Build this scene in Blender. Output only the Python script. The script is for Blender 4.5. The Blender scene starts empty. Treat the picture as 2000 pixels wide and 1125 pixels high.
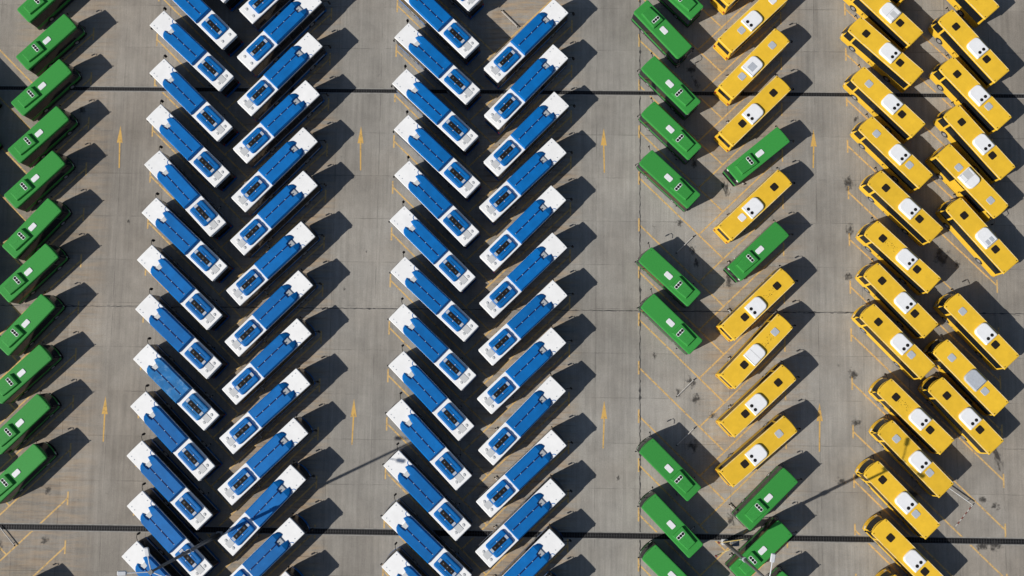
import bpy, bmesh, math, random
from mathutils import Vector, Matrix
R = math.radians
SC = bpy.context.scene
# ------------------------------------------------------------------ camera, sky, sun, exposure
CAM_H = 107.7
xc = Vector((0.99976294, -0.01197766, 0.01818256))
yc = Vector((0.01350896, 0.99615365, -0.08657609))
zc = Vector((-0.01707565, 0.0868012, 0.9960793))
cd = bpy.data.cameras.new("camera"); cam = bpy.data.objects.new("camera", cd)
SC.collection.objects.link(cam)
cd.sensor_width = 36.0; cd.lens = 1750 / 2000 * 36.0
cd.clip_start = 0.5; cd.clip_end = 2000
rot = Matrix((xc, yc, zc))            # camera -> world is the transpose of world -> camera columns
cam.matrix_world = Matrix.Translation((0, 0, CAM_H)) @ rot.to_4x4()
SC.camera = cam
SUN_EL, SUN_AZ = 36.9, 26.3           # azimuth the shadows fall towards, from +x
world = bpy.data.worlds.new("World"); SC.world = world; world.use_nodes = True
wn = world.node_tree.nodes; wl = world.node_tree.links
sky = wn.new('ShaderNodeTexSky'); sky.sky_type = 'NISHITA'; sky.sun_disc = False
sky.sun_elevation = R(SUN_EL); sky.sun_rotation = R(90 - (SUN_AZ + 180))
wl.new(sky.outputs[0], wn['Background'].inputs[0]); wn['Background'].inputs[1].default_value = 0.066
sd = bpy.data.lights.new("sun", 'SUN'); sd.energy = 4.85; sd.angle = R(0.5); sd.color = (1.0, 0.955, 0.89)
sun = bpy.data.objects.new("sun", sd); SC.collection.objects.link(sun)
ld = Vector((math.cos(R(SUN_AZ)) * math.cos(R(SUN_EL)), math.sin(R(SUN_AZ)) * math.cos(R(SUN_EL)), -math.sin(R(SUN_EL))))
sun.rotation_euler = ld.to_track_quat('-Z', 'Y').to_euler()
SC.view_settings.view_transform = 'Standard'; SC.view_settings.look = 'None'
SC.view_settings.exposure = 0.0; SC.view_settings.gamma = 1.0

# ------------------------------------------------------------------ materials
def mat(name, col, rough=0.5, metal=0.0, var=0.0, scale=1.5, spec=0.5, coat=0.0, dirt=None, objvar=0.0, bump=0.0):
    m = bpy.data.materials.new(name); m.use_nodes = True
    nt = m.node_tree; N = nt.nodes; L = nt.links; b = N['Principled BSDF']
    b.inputs['Base Color'].default_value = (*col, 1); b.inputs['Roughness'].default_value = rough
    b.inputs['Metallic'].default_value = metal; b.inputs['Specular IOR Level'].default_value = spec
    b.inputs['Coat Weight'].default_value = coat
    if var or dirt or objvar:
        tc = N.new('ShaderNodeTexCoord'); geo = N.new('ShaderNodeObjectInfo')
        add = N.new('ShaderNodeVectorMath'); add.operation = 'ADD'
        mul = N.new('ShaderNodeVectorMath'); mul.operation = 'SCALE'; mul.inputs['Scale'].default_value = 40
        cmb = N.new('ShaderNodeCombineXYZ'); L.new(geo.outputs['Random'], cmb.inputs[0]); L.new(geo.outputs['Random'], cmb.inputs[1])
        L.new(cmb.outputs[0], mul.inputs[0]); L.new(tc.outputs['Object'], add.inputs[0]); L.new(mul.outputs[0], add.inputs[1])
        n = N.new('ShaderNodeTexNoise'); n.inputs['Scale'].default_value = scale; n.inputs['Detail'].default_value = 6
        n.inputs['Roughness'].default_value = 0.65
        L.new(add.outputs[0], n.inputs['Vector'])
        mr = N.new('ShaderNodeMapRange'); mr.inputs[1].default_value = 0.3; mr.inputs[2].default_value = 0.7
        mr.inputs[3].default_value = 1 - var; mr.inputs[4].default_value = 1 + var * 0.6
        L.new(n.outputs[0], mr.inputs[0])
        mr2 = N.new('ShaderNodeMapRange'); mr2.inputs[3].default_value = 1 - objvar; mr2.inputs[4].default_value = 1 + objvar * .7
        L.new(geo.outputs['Random'], mr2.inputs[0])
        mm = N.new('ShaderNodeMath'); mm.operation = 'MULTIPLY'; L.new(mr.outputs[0], mm.inputs[0]); L.new(mr2.outputs[0], mm.inputs[1])
        vm = N.new('ShaderNodeVectorMath'); vm.operation = 'SCALE'; vm.inputs[0].default_value = col
        L.new(mm.outputs[0], vm.inputs['Scale']); out = vm.outputs[0]
        if dirt:
            n2 = N.new('ShaderNodeTexNoise'); n2.inputs['Scale'].default_value = dirt[1]; n2.inputs['Detail'].default_value = 9
            n2.inputs['Roughness'].default_value = 0.75; L.new(add.outputs[0], n2.inputs['Vector'])
            r2 = N.new('ShaderNodeMapRange'); r2.inputs[1].default_value = dirt[2]; r2.inputs[2].default_value = dirt[2] + 0.12
            r2.inputs[4].default_value = dirt[3]
            L.new(n2.outputs[0], r2.inputs[0])
            mx = N.new('ShaderNodeMix'); mx.data_type = 'RGBA'; L.new(r2.outputs[0], mx.inputs[0])
            L.new(out, mx.inputs[6]); mx.inputs[7].default_value = (*dirt[0], 1); out = mx.outputs[2]
        L.new(out, b.inputs['Base Color'])
        if bump:
            bp = N.new('ShaderNodeBump'); bp.inputs['Strength'].default_value = bump; bp.inputs['Distance'].default_value = 0.02
            L.new(n.outputs[0], bp.inputs['Height']); L.new(bp.outputs[0], b.inputs['Normal'])
    return m

MT = {}
MT['white'] = mat('white_paint', (0.83, 0.83, 0.82), 0.4, var=.06, scale=.9, dirt=((.50, .49, .46), 2.2, .60, .35), objvar=.03)
MT['blue'] = mat('blue_paint', (0.001, 0.128, 0.405), 0.5, spec=.2, var=.16, scale=.8, dirt=((.10, .24, .46), 1.6, .62, .35), objvar=.10)
MT['blue_faded'] = mat('blue_faded', (0.008, 0.15, 0.40), 0.5, spec=.25, var=.28, scale=.9, dirt=((.16, .32, .52), 1.1, .52, .55))
MT['green'] = mat('green_paint', (0.042, 0.275, 0.052), 0.55, spec=.15, var=.22, scale=9, dirt=((.10, .30, .09), 3.0, .60, .4), objvar=.08)
MT['yellow'] = mat('yellow_paint', (0.76, 0.47, 0.033), 0.5, spec=.3, var=.09, scale=1.2, dirt=((.50, .34, .07), 3.2, .60, .5), objvar=.07)
MT['bleach'] = mat('bleached_paint', (0.78, 0.66, 0.38), 0.6, var=.12, scale=5, dirt=((.76, .50, .05), 1.3, .47, .95))
MT['glass'] = mat('tinted_glass', (0.010, 0.012, 0.014), 0.10, spec=.28)
MT['black'] = mat('black_plastic', (0.009, 0.009, 0.010), 0.8, spec=.15)
MT['body_dark'] = mat('dark_body_and_skirt_shade', (0.010, 0.012, 0.020), 0.35)
MT['railw'] = mat('weathered_white', (.50, .48, .45), .7, var=.2, scale=6)
MT['dark'] = mat('hatch_tint', (0.016, 0.012, 0.009), 0.6, spec=.25)
MT['tyre'] = mat('tyre_rubber', (0.02, 0.02, 0.02), 0.85)
MT['rim'] = mat('rim_metal', (0.45, 0.45, 0.46), 0.4, metal=.6)
MT['grey'] = mat('grey_panel', (0.42, 0.45, 0.49), 0.6, var=.12, scale=4)
MT['lgrey'] = mat('light_grey_panel', (0.52, 0.53, 0.53), 0.55, var=.08, scale=4)
MT['hatchw'] = mat('white_hatch', (0.72, 0.72, 0.74), 0.5, var=.05, scale=4)
MT['acw'] = mat('white_plastic', (0.78, 0.79, 0.80), 0.45, var=.05, scale=2, dirt=((.6, .6, .58), 3, .6, .4))
MT['navy'] = mat('navy_slot', (0.002, 0.010, 0.07), .7, spec=.2)
MT['steel'] = mat('galvanised_steel', (0.13, 0.135, 0.14), 0.5, metal=.3, var=.2, scale=5)
MT['red'] = mat('red_paint', (0.20, 0.05, 0.035), 0.7, var=.2, scale=6)
MT['pink'] = mat('pink_cloth', (0.78, 0.16, 0.20), 0.8, var=.15, scale=9)
MT['lamp'] = mat('lamp_housing', (0.55, 0.57, 0.60), 0.4, var=.1, scale=5)
MT['redlens'] = mat('red_lens', (0.30, 0.01, 0.01), 0.2)
MT['lens'] = mat('clear_lens', (0.7, 0.7, 0.68), 0.1)
MT['concrete_light'] = mat('pale_concrete', (0.36, 0.34, 0.31), 0.9, var=.2, scale=6)
MT['oil'] = mat('oil_stain', (0.045, 0.043, 0.042), 0.7, var=.35, scale=5)

# ------------------------------------------------------------------ helpers
COL = SC.collection
def finish(name, bm, mats, parent=None, smooth=False):
    bmesh.ops.recalc_face_normals(bm, faces=bm.faces)
    me = bpy.data.meshes.new(name); bm.to_mesh(me); bm.free()
    if not isinstance(mats, (list, tuple)): mats = [mats]
    for m in mats: me.materials.append(m)
    if smooth:
        for p in me.polygons: p.use_smooth = True
    o = bpy.data.objects.new(name, me); COL.objects.link(o)
    if parent: o.parent = parent
    return o
def empty(name, loc=(0, 0, 0), rz=0):
    o = bpy.data.objects.new(name, None); COL.objects.link(o); o.location = loc; o.rotation_euler = (0, 0, rz)
    o.empty_display_size = .5
    return o
def tag(o, label, cat, group=None):
    o['label'] = label; o['category'] = cat
    if group: o['group'] = group
    return o
def struct(o, kind='structure'):
    o['kind'] = kind; return o
def prism(bm, pts, z0, z1, mi=0, inset=0.0, drop=0.0, top=True, levels=None):
    """stack of outlines: pts a list of (x,y); levels a list of (z, scale_fn)"""
    if levels is None:
        levels = [(z0, pts), (z1 - drop, pts)] if inset else [(z0, pts), (z1, pts)]
        if inset:
            levels.append((z1, shrink(pts, inset)))
    rings = [[bm.verts.new((x, y, z)) for x, y in P] for z, P in levels]
    n = len(rings[0]); fs = []
    for a, b in zip(rings, rings[1:]):
        for i in range(n):
            j = (i + 1) % n
            fs.append(bm.faces.new((a[i], a[j], b[j], b[i])))
    fs.append(bm.faces.new(rings[-1])); fs.append(bm.faces.new(list(reversed(rings[0]))))
    for f in fs: f.material_index = mi
    return fs
def shrink(pts, d):
    n = len(pts); out = []
    area = sum(pts[i][0] * pts[(i + 1) % n][1] - pts[(i + 1) % n][0] * pts[i][1] for i in range(n))
    s = 1 if area > 0 else -1
    for i in range(n):
        p, q, r = Vector(pts[i - 1]), Vector(pts[i]), Vector(pts[(i + 1) % n])
        a = (q - p); b = (r - q)
        if a.length < 1e-6: a = b
        if b.length < 1e-6: b = a
        a.normalize(); b.normalize()
        na = Vector((-a.y, a.x)) * s; nb = Vector((-b.y, b.x)) * s
        m = na + nb; k = m.dot(na)
        m = m / k if k > .3 else na
        out.append((q.x + m.x * d, q.y + m.y * d))
    return out
def rrect(x0, x1, y0, y1, r, seg=4, bowf=0.0, bowr=0.0, nf=1, rr=None):
    """rounded rectangle outline (ccw), front edge (x1) optionally bowed; rr = rear corner radius"""
    rr = r if rr is None else rr
    P = []
    def arc(cx, cy, rad, a0):
        for k in range(seg + 1):
            a = R(a0 + 90 * k / seg); P.append((cx + rad * math.cos(a), cy + rad * math.sin(a)))
    arc(x0 + rr, y0 + rr, rr, 180); arc(x1 - r, y0 + r, r, 270)
    for k in range(1, nf): P.append((x1, y0 + r + (y1 - y0 - 2 * r) * k / nf))
    arc(x1 - r, y1 - r, r, 0); arc(x0 + rr, y1 - rr, rr, 90)
    if bowf or bowr:
        hw = (y1 - y0) / 2; cy = (y0 + y1) / 2; Q = []
        for x, y in P:
            t = 1 - ((y - cy) / hw) ** 2
            if x > x1 - r - .01: x += bowf * t - bowf
            Q.append((x, y))
        P = Q
    return P
def box(bm, x0, x1, y0, y1, z0, z1, mi=0):
    return prism(bm, [(x0, y0), (x1, y0), (x1, y1), (x0, y1)], z0, z1, mi)
def cyl(bm, cx, cy, r, z0, z1, mi=0, n=16):
    return prism(bm, [(cx + r * math.cos(2 * math.pi * k / n), cy + r * math.sin(2 * math.pi * k / n)) for k in range(n)], z0, z1, mi)
def tube(bm, path, r, n=8, mi=0, r1=None):
    path = [Vector(p) for p in path]; rings = []; up = Vector((0, 0, 1))
    for i, p in enumerate(path):
        d = (path[min(i + 1, len(path) - 1)] - path[max(i - 1, 0)]).normalized()
        a = d.cross(up)
        if a.length < .05: a = d.cross(Vector((1, 0, 0)))
        a.normalize(); b = d.cross(a); rad = r if r1 is None else r + (r1 - r) * i / (len(path) - 1)
        rings.append([bm.verts.new(p + a * rad * math.cos(2 * math.pi * k / n) + b * rad * math.sin(2 * math.pi * k / n)) for k in range(n)])
    for A, B in zip(rings, rings[1:]):
        for k in range(n):
            f = bm.faces.new((A[k], A[(k + 1) % n], B[(k + 1) % n], B[k])); f.material_index = mi
    for q in (rings[0], rings[-1]): bm.faces.new(q).material_index = mi
def slab(bm, quad, nrm, t, mi=0):
    """thin plate: quad of 3-D points thickened along -nrm"""
    a = [bm.verts.new(Vector(p)) for p in quad]; b = [bm.verts.new(Vector(p) - Vector(nrm) * t) for p in quad]
    n = len(a); bm.faces.new(a).material_index = mi; bm.faces.new(list(reversed(b))).material_index = mi
    for i in range(n): bm.faces.new((a[i], b[i], b[(i + 1) % n], a[(i + 1) % n])).material_index = mi
def nb(): return bmesh.new()
# ------------------------------------------------------------------ bus building blocks
def lerp_levels(levels, z):
    for a, b in zip(levels, levels[1:]):
        if a[0] <= z <= b[0]:
            t = (z - a[0]) / (b[0] - a[0]); return [a[i] + (b[i] - a[i]) * t for i in range(1, 4)]
    return list(levels[-1][1:4])
def shell(name, levels, mats, parent, bow, r, wheels, wr, mi_of, rr=.12):
    """levels: (z, half width, x front, x rear)"""
    bm = nb()
    L = [(z, rrect(xr, xf, -hw, hw, r, 3, bowf=bow, nf=8, rr=rr)) for z, hw, xf, xr in levels]
    prism(bm, None, 0, 0, levels=L)
    for f in bm.faces: f.material_index = mi_of(f.calc_center_median().z)
    o = finish(name, bm, mats)
    bc = nb()
    for x in wheels:
        n = 18; hw = 1.6
        for s in (-1, 1):
            y0, y1 = (0.75 * s, hw * s)
            P = [(x + wr * math.cos(2 * math.pi * k / n), .5 + wr * math.sin(2 * math.pi * k / n)) for k in range(n)]
            A = [bc.verts.new((px, y0, pz)) for px, pz in P]; B = [bc.verts.new((px, y1, pz)) for px, pz in P]
            bc.faces.new(A); bc.faces.new(list(reversed(B)))
            for k in range(n): bc.faces.new((A[k], B[k], B[(k + 1) % n], A[(k + 1) % n]))
    bmesh.ops.recalc_face_normals(bc, faces=bc.faces)
    me = bpy.data.meshes.new("cut"); bc.to_mesh(me); bc.free(); me.materials.append(MT['black'])
    c = bpy.data.objects.new("cut", me); COL.objects.link(c)
    md = o.modifiers.new("b", 'BOOLEAN'); md.operation = 'DIFFERENCE'; md.object = c; md.solver = 'EXACT'
    dg = bpy.context.evaluated_depsgraph_get(); dg.update()
    nm = bpy.data.meshes.new_from_object(o.evaluated_get(dg)); o.modifiers.clear(); o.data = nm; nm.name = name
    bpy.data.objects.remove(c)
    o.parent = parent
    return o
def side_panel(name, levels, x0, x1, z0, z1, s, m, parent, proud=.012, r=.0):
    bm = nb(); h0 = lerp_levels(levels, z0)[0]; h1 = lerp_levels(levels, z1)[0]
    q = [(x0, s * (h0 + proud), z0), (x1, s * (h0 + proud), z0), (x1, s * (h1 + proud), z1), (x0, s * (h1 + proud), z1)]
    if s < 0: q.reverse()
    slab(bm, q, (0, s, 0), .05)
    return finish(name, bm, m, parent)
def end_panel(name, levels, bow, z0, z1, ym, front, m, parent, proud=.012, nz=3, ny=8, yc=0.0):
    bm = nb(); rows = []
    for i in range(nz + 1):
        z = z0 + (z1 - z0) * i / nz; hw, xf, xr = lerp_levels(levels, z); rw = []
        for j in range(ny + 1):
            y = yc + ym * (2 * j / ny - 1)
            x = xf + bow * (1 - (y / hw) ** 2) - bow + proud if front else xr - proud
            rw.append((x, y, z))
        rows.append(rw)
    sgn = 1 if front else -1
    V = [[bm.verts.new(p) for p in r_] for r_ in rows]; W = [[bm.verts.new((p[0] - sgn * .05, p[1], p[2])) for p in r_] for r_ in rows]
    for G in (V, W):
        for i in range(nz):
            for j in range(ny): bm.faces.new((G[i][j], G[i][j + 1], G[i + 1][j + 1], G[i + 1][j]))
    for i in range(nz):
        for j in (0, ny): bm.faces.new((V[i][j], V[i + 1][j], W[i + 1][j], W[i][j]))
    for j in range(ny):
        for i in (0, nz): bm.faces.new((V[i][j], V[i][j + 1], W[i][j + 1], W[i][j]))
    return finish(name, bm, m, parent)
def wheel(x, s, r, hw, parent):
    bm = nb(); tube(bm, [(0, -.14, 0), (0, .14, 0)], r, 20)
    bmesh.ops.bevel(bm, geom=[e for e in bm.edges if abs(e.verts[0].co.y - e.verts[1].co.y) < .01], offset=.03, segments=1, affect='EDGES')
    w = finish('wheel', bm, MT['tyre'], parent); w.location = (x, s * (hw - .16), r)
    bm = nb(); tube(bm, [(0, .0, 0), (0, s * .15, 0)], r * .58, 16); tube(bm, [(0, s * .15, 0), (0, s * .17, 0)], r * .22, 10)
    finish('rim', bm, MT['rim'], w)
    return w
def rplate(name, x, y, lx, ly, z0, z1, m, parent, r=.1, inset=.02, bm=None):
    bm = nb(); P = rrect(x - lx / 2, x + lx / 2, y - ly / 2, y + ly / 2, r, 4)
    prism(bm, P, z0, z1, inset=inset, drop=inset)
    return finish(name, bm, m, parent)
def fan(x, y, r, z, parent, hub=True):
    bm = nb(); n = 20
    tube(bm, [(x, y, z - .02), (x, y, z + .015)], r, n)
    o = finish('fan', bm, MT['black'], parent)
    if hub:
        bm = nb(); cyl(bm, x, y, r * .22, z + .014, z + .035, n=8); finish('hub', bm, MT['steel'], parent)
    return o
def mirror(pts, head, parent, hs=(.16, .24, .34)):
    bm = nb(); tube(bm, pts, .035, 6); o = finish('mirror', bm, MT['black'], parent)
    bm = nb(); P = rrect(head[0] - hs[0] / 2, head[0] + hs[0] / 2, head[1] - hs[1] / 2, head[1] + hs[1] / 2, .05, 3)
    prism(bm, P, head[2] - hs[2], head[2], inset=.03, drop=.04); finish('mirror_head', bm, MT['black'], o)
    return o

def blue_bus(var):
    t = empty('blue_bus'); LV = [(.30, 1.22, 6.17, -5.98), (.95, 1.255, 6.22, -6.0), (1.15, 1.26, 6.22, -6.0), (2.75, 1.25, 6.12, -5.98), (3.04, 1.23, 6.02, -5.95)]
    W = (3.45, -2.75)
    shell('body', LV, [MT['body_dark'], MT['blue'], MT['white']], t, .26, .16, W, .56, lambda z: 1 if z < .95 else (2 if z > 2.9 and z < 3.03 else 0))
    bm = nb(); P = rrect(-6, 6, -1.26, 1.26, .07, 3, bowf=.03, nf=6)
    prism(bm, None, 0, 0, levels=[(3.04, P), (3.15, P), (3.20, shrink(P, .05))])
    for sx, sy in ((5.71, -.91), (5.5, .88), (5.0, .89), (4.74, -.9)): cyl(bm, sx, sy, .06, 3.19, 3.235, 1, 8)
    finish('roof', bm, [MT['white'], MT['grey']], t)
    end_panel('windscreen', LV, .26, .98, 2.98, 1.17, True, MT['glass'], t)
    end_panel('front_bumper', LV, .26, .32, .72, 1.19, True, MT['blue'], t, .04, 1)
    end_panel('rear_window', LV, 0, 1.75, 2.65, .95, False, MT['glass'], t, nz=1, ny=1)
    end_panel('engine_grille', LV, 0, .75, 1.45, .9, False, MT['black'], t, nz=1, ny=1)
    end_panel('rear_bumper', LV, 0, .32, .66, 1.18, False, MT['blue'], t, .07, 1, 1)
    end_panel('rear_spoiler', LV, 0, 2.86, 3.0, 1.15, False, MT['white'], t, .10, 1, 1)
    for s in (-1, 1):
        end_panel('tail_light', LV, 0, .78, 1.25, .08, False, MT['redlens'], t, .03, 1, 1, yc=1.1 * s)
        end_panel('headlight', LV, .26, .78, .93, .17, True, MT['lens'], t, .02, 1, 2, yc=.92 * s)
        for a, b in ((4.05, 5.85), (2.2, 3.95), (.35, 2.1), (-1.5, .25), (-3.35, -1.6), (-5.4, -3.45)):
            if s < 0 and a in (4.05, -1.5): side_panel('door', LV, a + (.2 if a > 0 else .1), b - .1, .36, 2.72, s, MT['glass'], t)
            else: side_panel('window', LV, a, b, 1.5, 2.72, s, MT['glass'], t)
        side_panel('side_stripe', LV, -5.7, 5.6, .98, 1.12, s, MT['lgrey'], t, .008)
        for x in W: wheel(x, s, .48, 1.24, t)
    # battery cover with two horns
    X = lambda a: 6 - a
    top = [(X(7.50), -1.23), (X(2.72), -1.23), (X(2.30), -1.10), (X(2.02), -.86), (X(1.95), -.62), (X(1.90), -.44), (X(2.10), -.40), (X(2.42), -.34), (X(2.72), -.30), (X(2.98), -.26),
           (X(2.98), .26), (X(2.72), .32), (X(2.42), .35), (X(2.10), .38), (X(1.90), .44), (X(1.95), .62), (X(2.04), .86), (X(2.32), 1.10), (X(2.72), 1.23), (X(7.50), 1.23)]
    bm = nb()
    def ht(x): return min(1.0, max(0.0, (x_ := (6 - x) - 1.9) / .78)) * .38 + .05
    bot = top; ins = shrink(top, .14)
    va = [bm.verts.new((x, y, 3.19)) for x, y in bot]
    vb = [bm.verts.new((x, y, 3.20 + .50 * ht(x))) for x, y in bot]
    vc = [bm.verts.new((x, y, 3.20 + ht(x))) for x, y in ins]
    n = len(top)
    for A, B in ((va, vb), (vb, vc)):
        for i in range(n): bm.faces.new((A[i], A[(i + 1) % n], B[(i + 1) % n], B[i]))
    bm.faces.new(list(reversed(va)))
    # top skin: horns and deck as separate facets
    def f(*ix): bm.faces.new([vc[i] for i in ix])
    f(1, 2, 3, 4, 5, 6, 7, 8, 9); f(10, 11, 12, 13, 14, 15, 16, 17, 18); f(0, 1, 9, 10, 18, 19)
    bmesh.ops.triangulate(bm, faces=[q for q in bm.faces if len(q.verts) > 4])
    cov = finish('battery_cover', bm, MT['blue_faded' if var == 'f' else 'blue'], t)
    for k in range(4):
        a = 2.98 + k * 1.06
        bm = nb(); box(bm, X(a + .92), X(a), -.075 + .08, .075 + .08, 3.61, 3.634); finish('vent_slot', bm, MT['navy'], cov)
        bm = nb(); box(bm, X(a + 1.01), X(a + .95), .035, .125, 3.61, 3.65); finish('clip', bm, MT['lgrey'], cov)
    bm = nb(); P = [(X(2.96), -.25), (X(2.38), -.31), (X(2.38), .33), (X(2.96), .25)]
    va = [bm.verts.new((x, y, 3.195)) for x, y in P]; vb = [bm.verts.new((x, y, 3.46 if x < X(2.7) else 3.34)) for x, y in P]
    bm.faces.new(va); bm.faces.new(vb)
    for i in range(4): bm.faces.new((va[i], va[(i + 1) % 4], vb[(i + 1) % 4], vb[i]))
    finish('connector_box', bm, MT['lgrey'], t)
    # half ring mark by the right roof edge
    bm = nb(); pr = [(X(2.0) + .36 * math.cos(R(a)), -1.2 + .36 * math.sin(R(a))) for a in range(0, 181, 15)]
    pi = [(X(2.0) + .28 * math.cos(R(a)), -1.2 + .28 * math.sin(R(a))) for a in range(180, -1, -15)]
    prism(bm, pr + pi, 3.198, 3.215); finish('ring_trim', bm, MT['blue'], t)
    # air conditioner
    bm = nb(); P = rrect(X(10.72), X(7.98), -.99, .99, .24, 5)
    prism(bm, None, 0, 0, levels=[(3.19, P), (3.36, P), (3.45, shrink(P, .07)), (3.48, shrink(P, .18))])
    ac = finish('air_conditioner', bm, MT['blue_faded' if var == 'f' else 'blue'], t)
    bm = nb(); box(bm, X(10.28), X(8.42), -.26, .30, 3.46, 3.50); finish('condenser_tray', bm, MT['black'], ac)
    for a in (8.22, 10.46):
        bm = nb(); box(bm, X(a + .14), X(a - .14), -.22, .26, 3.47, 3.515); finish('end_cap', bm, MT['grey'], ac)
    for k in range(3):
        bm = nb(); tube(bm, [(X(8.75 + k * .62), .02, 3.49), (X(8.75 + k * .62), .02, 3.52)], .2, 14, 0)
        cyl(bm, X(8.75 + k * .62), .02, .035, 3.515, 3.53, 1, 8); finish('fan', bm, [MT['dark'], MT['grey']], ac)
    for y in (-.52, .54):
        bm = nb(); box(bm, X(10.2), X(8.6), y - .02, y + .02, 3.475, 3.487); finish('seam', bm, MT['black'], ac)
        bm = nb(); cyl(bm, X(9.4), y - .14 * (1 if y > 0 else -1), .05, 3.475, 3.50, n=8); finish('screw_cap', bm, MT['white'], ac)
    for y in (-.62, .58):
        bm = nb(); P = [(X(11.33) + .2 * math.cos(2 * math.pi * k / 16), y + .2 * math.sin(2 * math.pi * k / 16)) for k in range(16)]
        prism(bm, P, 3.19, 3.27, inset=.08, drop=.04); finish('roof_vent', bm, MT['lgrey'], t)
    if 'n' not in var:
        rplate('roof_hatch', X(11.22), .02, .88, .78, 3.195, 3.245, MT['lgrey'], t, .06)
    mirror([(6.05, -1.05, 2.6), (6.35, -1.25, 2.7), (6.58, -1.45, 2.6), (6.6, -1.5, 2.4)], (6.62, -1.52, 2.45), t, (.2, .3, .5))
    mirror([(6.0, 1.12, 2.3), (6.15, 1.3, 2.3), (6.15, 1.36, 2.1)], (6.15, 1.38, 2.15), t, (.14, .18, .34))
    return t

def green_bus(var):
    t = empty('green_bus'); LV = [(.28, 1.13, 4.12, -3.92), (.75, 1.15, 4.14, -3.94), (.9, 1.16, 4.16, -3.95), (1.2, 1.17, 4.16, -3.95), (2.6, 1.15, 4.02, -3.92), (2.86, 1.12, 3.9, -3.86)]
    W = (2.35, -1.95)
    shell('body', LV, [MT['green'], MT['body_dark']], t, .22, .2, W, .50, lambda z: 1 if (1.2 < z < 2.65 or z < .75) else 0)  # green lower skirt coloured dark to deepen the shade on the sides
    bm = nb(); P = rrect(-3.965, 3.965, -1.17, 1.17, .14, 4, bowf=.06, nf=6, rr=.22)
    prism(bm, None, 0, 0, levels=[(2.86, shrink(P, .02)), (2.93, P), (2.98, shrink(P, .04)), (3.0, shrink(P, .13))])
    finish('roof', bm, MT['green'], t)
    end_panel('windscreen', LV, .22, 1.1, 2.75, 1.06, True, MT['glass'], t)
    end_panel('front_bumper', LV, .22, .3, .6, 1.08, True, MT['black'], t, .05, 1)
    end_panel('rear_window', LV, 0, 1.5, 2.45, .9, False, MT['glass'], t, nz=1, ny=1)
    end_panel('rear_bumper', LV, 0, .3, .6, 1.05, False, MT['black'], t, .08, 1, 1)
    for s in (-1, 1):
        end_panel('tail_light', LV, 0, 2.55, 2.75, .13, False, MT['lens'], t, .05, 1, 1, yc=.85 * s)
        end_panel('headlight', LV, .22, .68, .9, .17, True, MT['lens'], t, .02, 1, 2, yc=.82 * s)
        for a, b in ((2.75, 3.75), (1.15, 2.73), (-.45, 1.13), (-2.05, -.47), (-3.65, -2.07)):
            if s < 0 and a == 2.75: side_panel('door', LV, a + .1, b, .36, 2.6, s, MT['glass'], t)
            else: side_panel('window', LV, a, b, 1.3, 2.62, s, MT['glass'], t)
        for x in W: wheel(x, s, .42, 1.14, t)
    X = lambda f_: 3.965 - 7.93 * f_
    rplate('roof_hatch', X(.477), 0, 1.0, .62, 2.995, 3.06, MT['hatchw'], t, .13)
    # air conditioner: tapered housing with a recessed deck
    bm = nb(); P = [(X(.895), -.66), (X(.605), -.80), (X(.595), -.74), (X(.595), .74), (X(.605), .80), (X(.895), .66)]
    prism(bm, None, 0, 0, levels=[(2.99, P), (3.27, shrink(P, .05)), (3.30, shrink(P, .11))])
    ac = finish('air_conditioner', bm, MT['green'], t)
    bm = nb(); box(bm, X(.632), X(.622), -.5, .5, 3.292, 3.315); box(bm, X(.85), X(.72), -.02, 0.0, 3.292, 3.308); finish('rib', bm, MT['green'], ac)
    rplate('fan_plate', X(.675), .08, .42, 1.06, 3.295, 3.315, MT['acw'], ac, .12, .008)
    for k in (-1, 0, 1):
        bm = nb(); cyl(bm, X(.675), .08 + .34 * k, .165, 3.31, 3.326, n=16); finish('fan', bm, MT['black'], ac)
    bm = nb(); cyl(bm, X(.04), -.8, .03, 2.99, 3.04, n=8); finish('roof_stud', bm, MT['black'], t)
    mirror([(4.0, -1.0, 2.6), (4.3, -1.2, 2.7), (4.5, -1.35, 2.6), (4.5, -1.4, 2.3)], (4.5, -1.4, 2.35), t, (.12, .2, .34))
    mirror([(3.95, 1.05, 2.5), (4.1, 1.25, 2.5), (4.1, 1.32, 2.3)], (4.1, 1.34, 2.35), t, (.12, .16, .3))
    if 'r' in var:
        side_panel('banner', LV, -.9, .6, .72, .98, 1, MT['pink'], t, .05)
    return t

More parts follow.
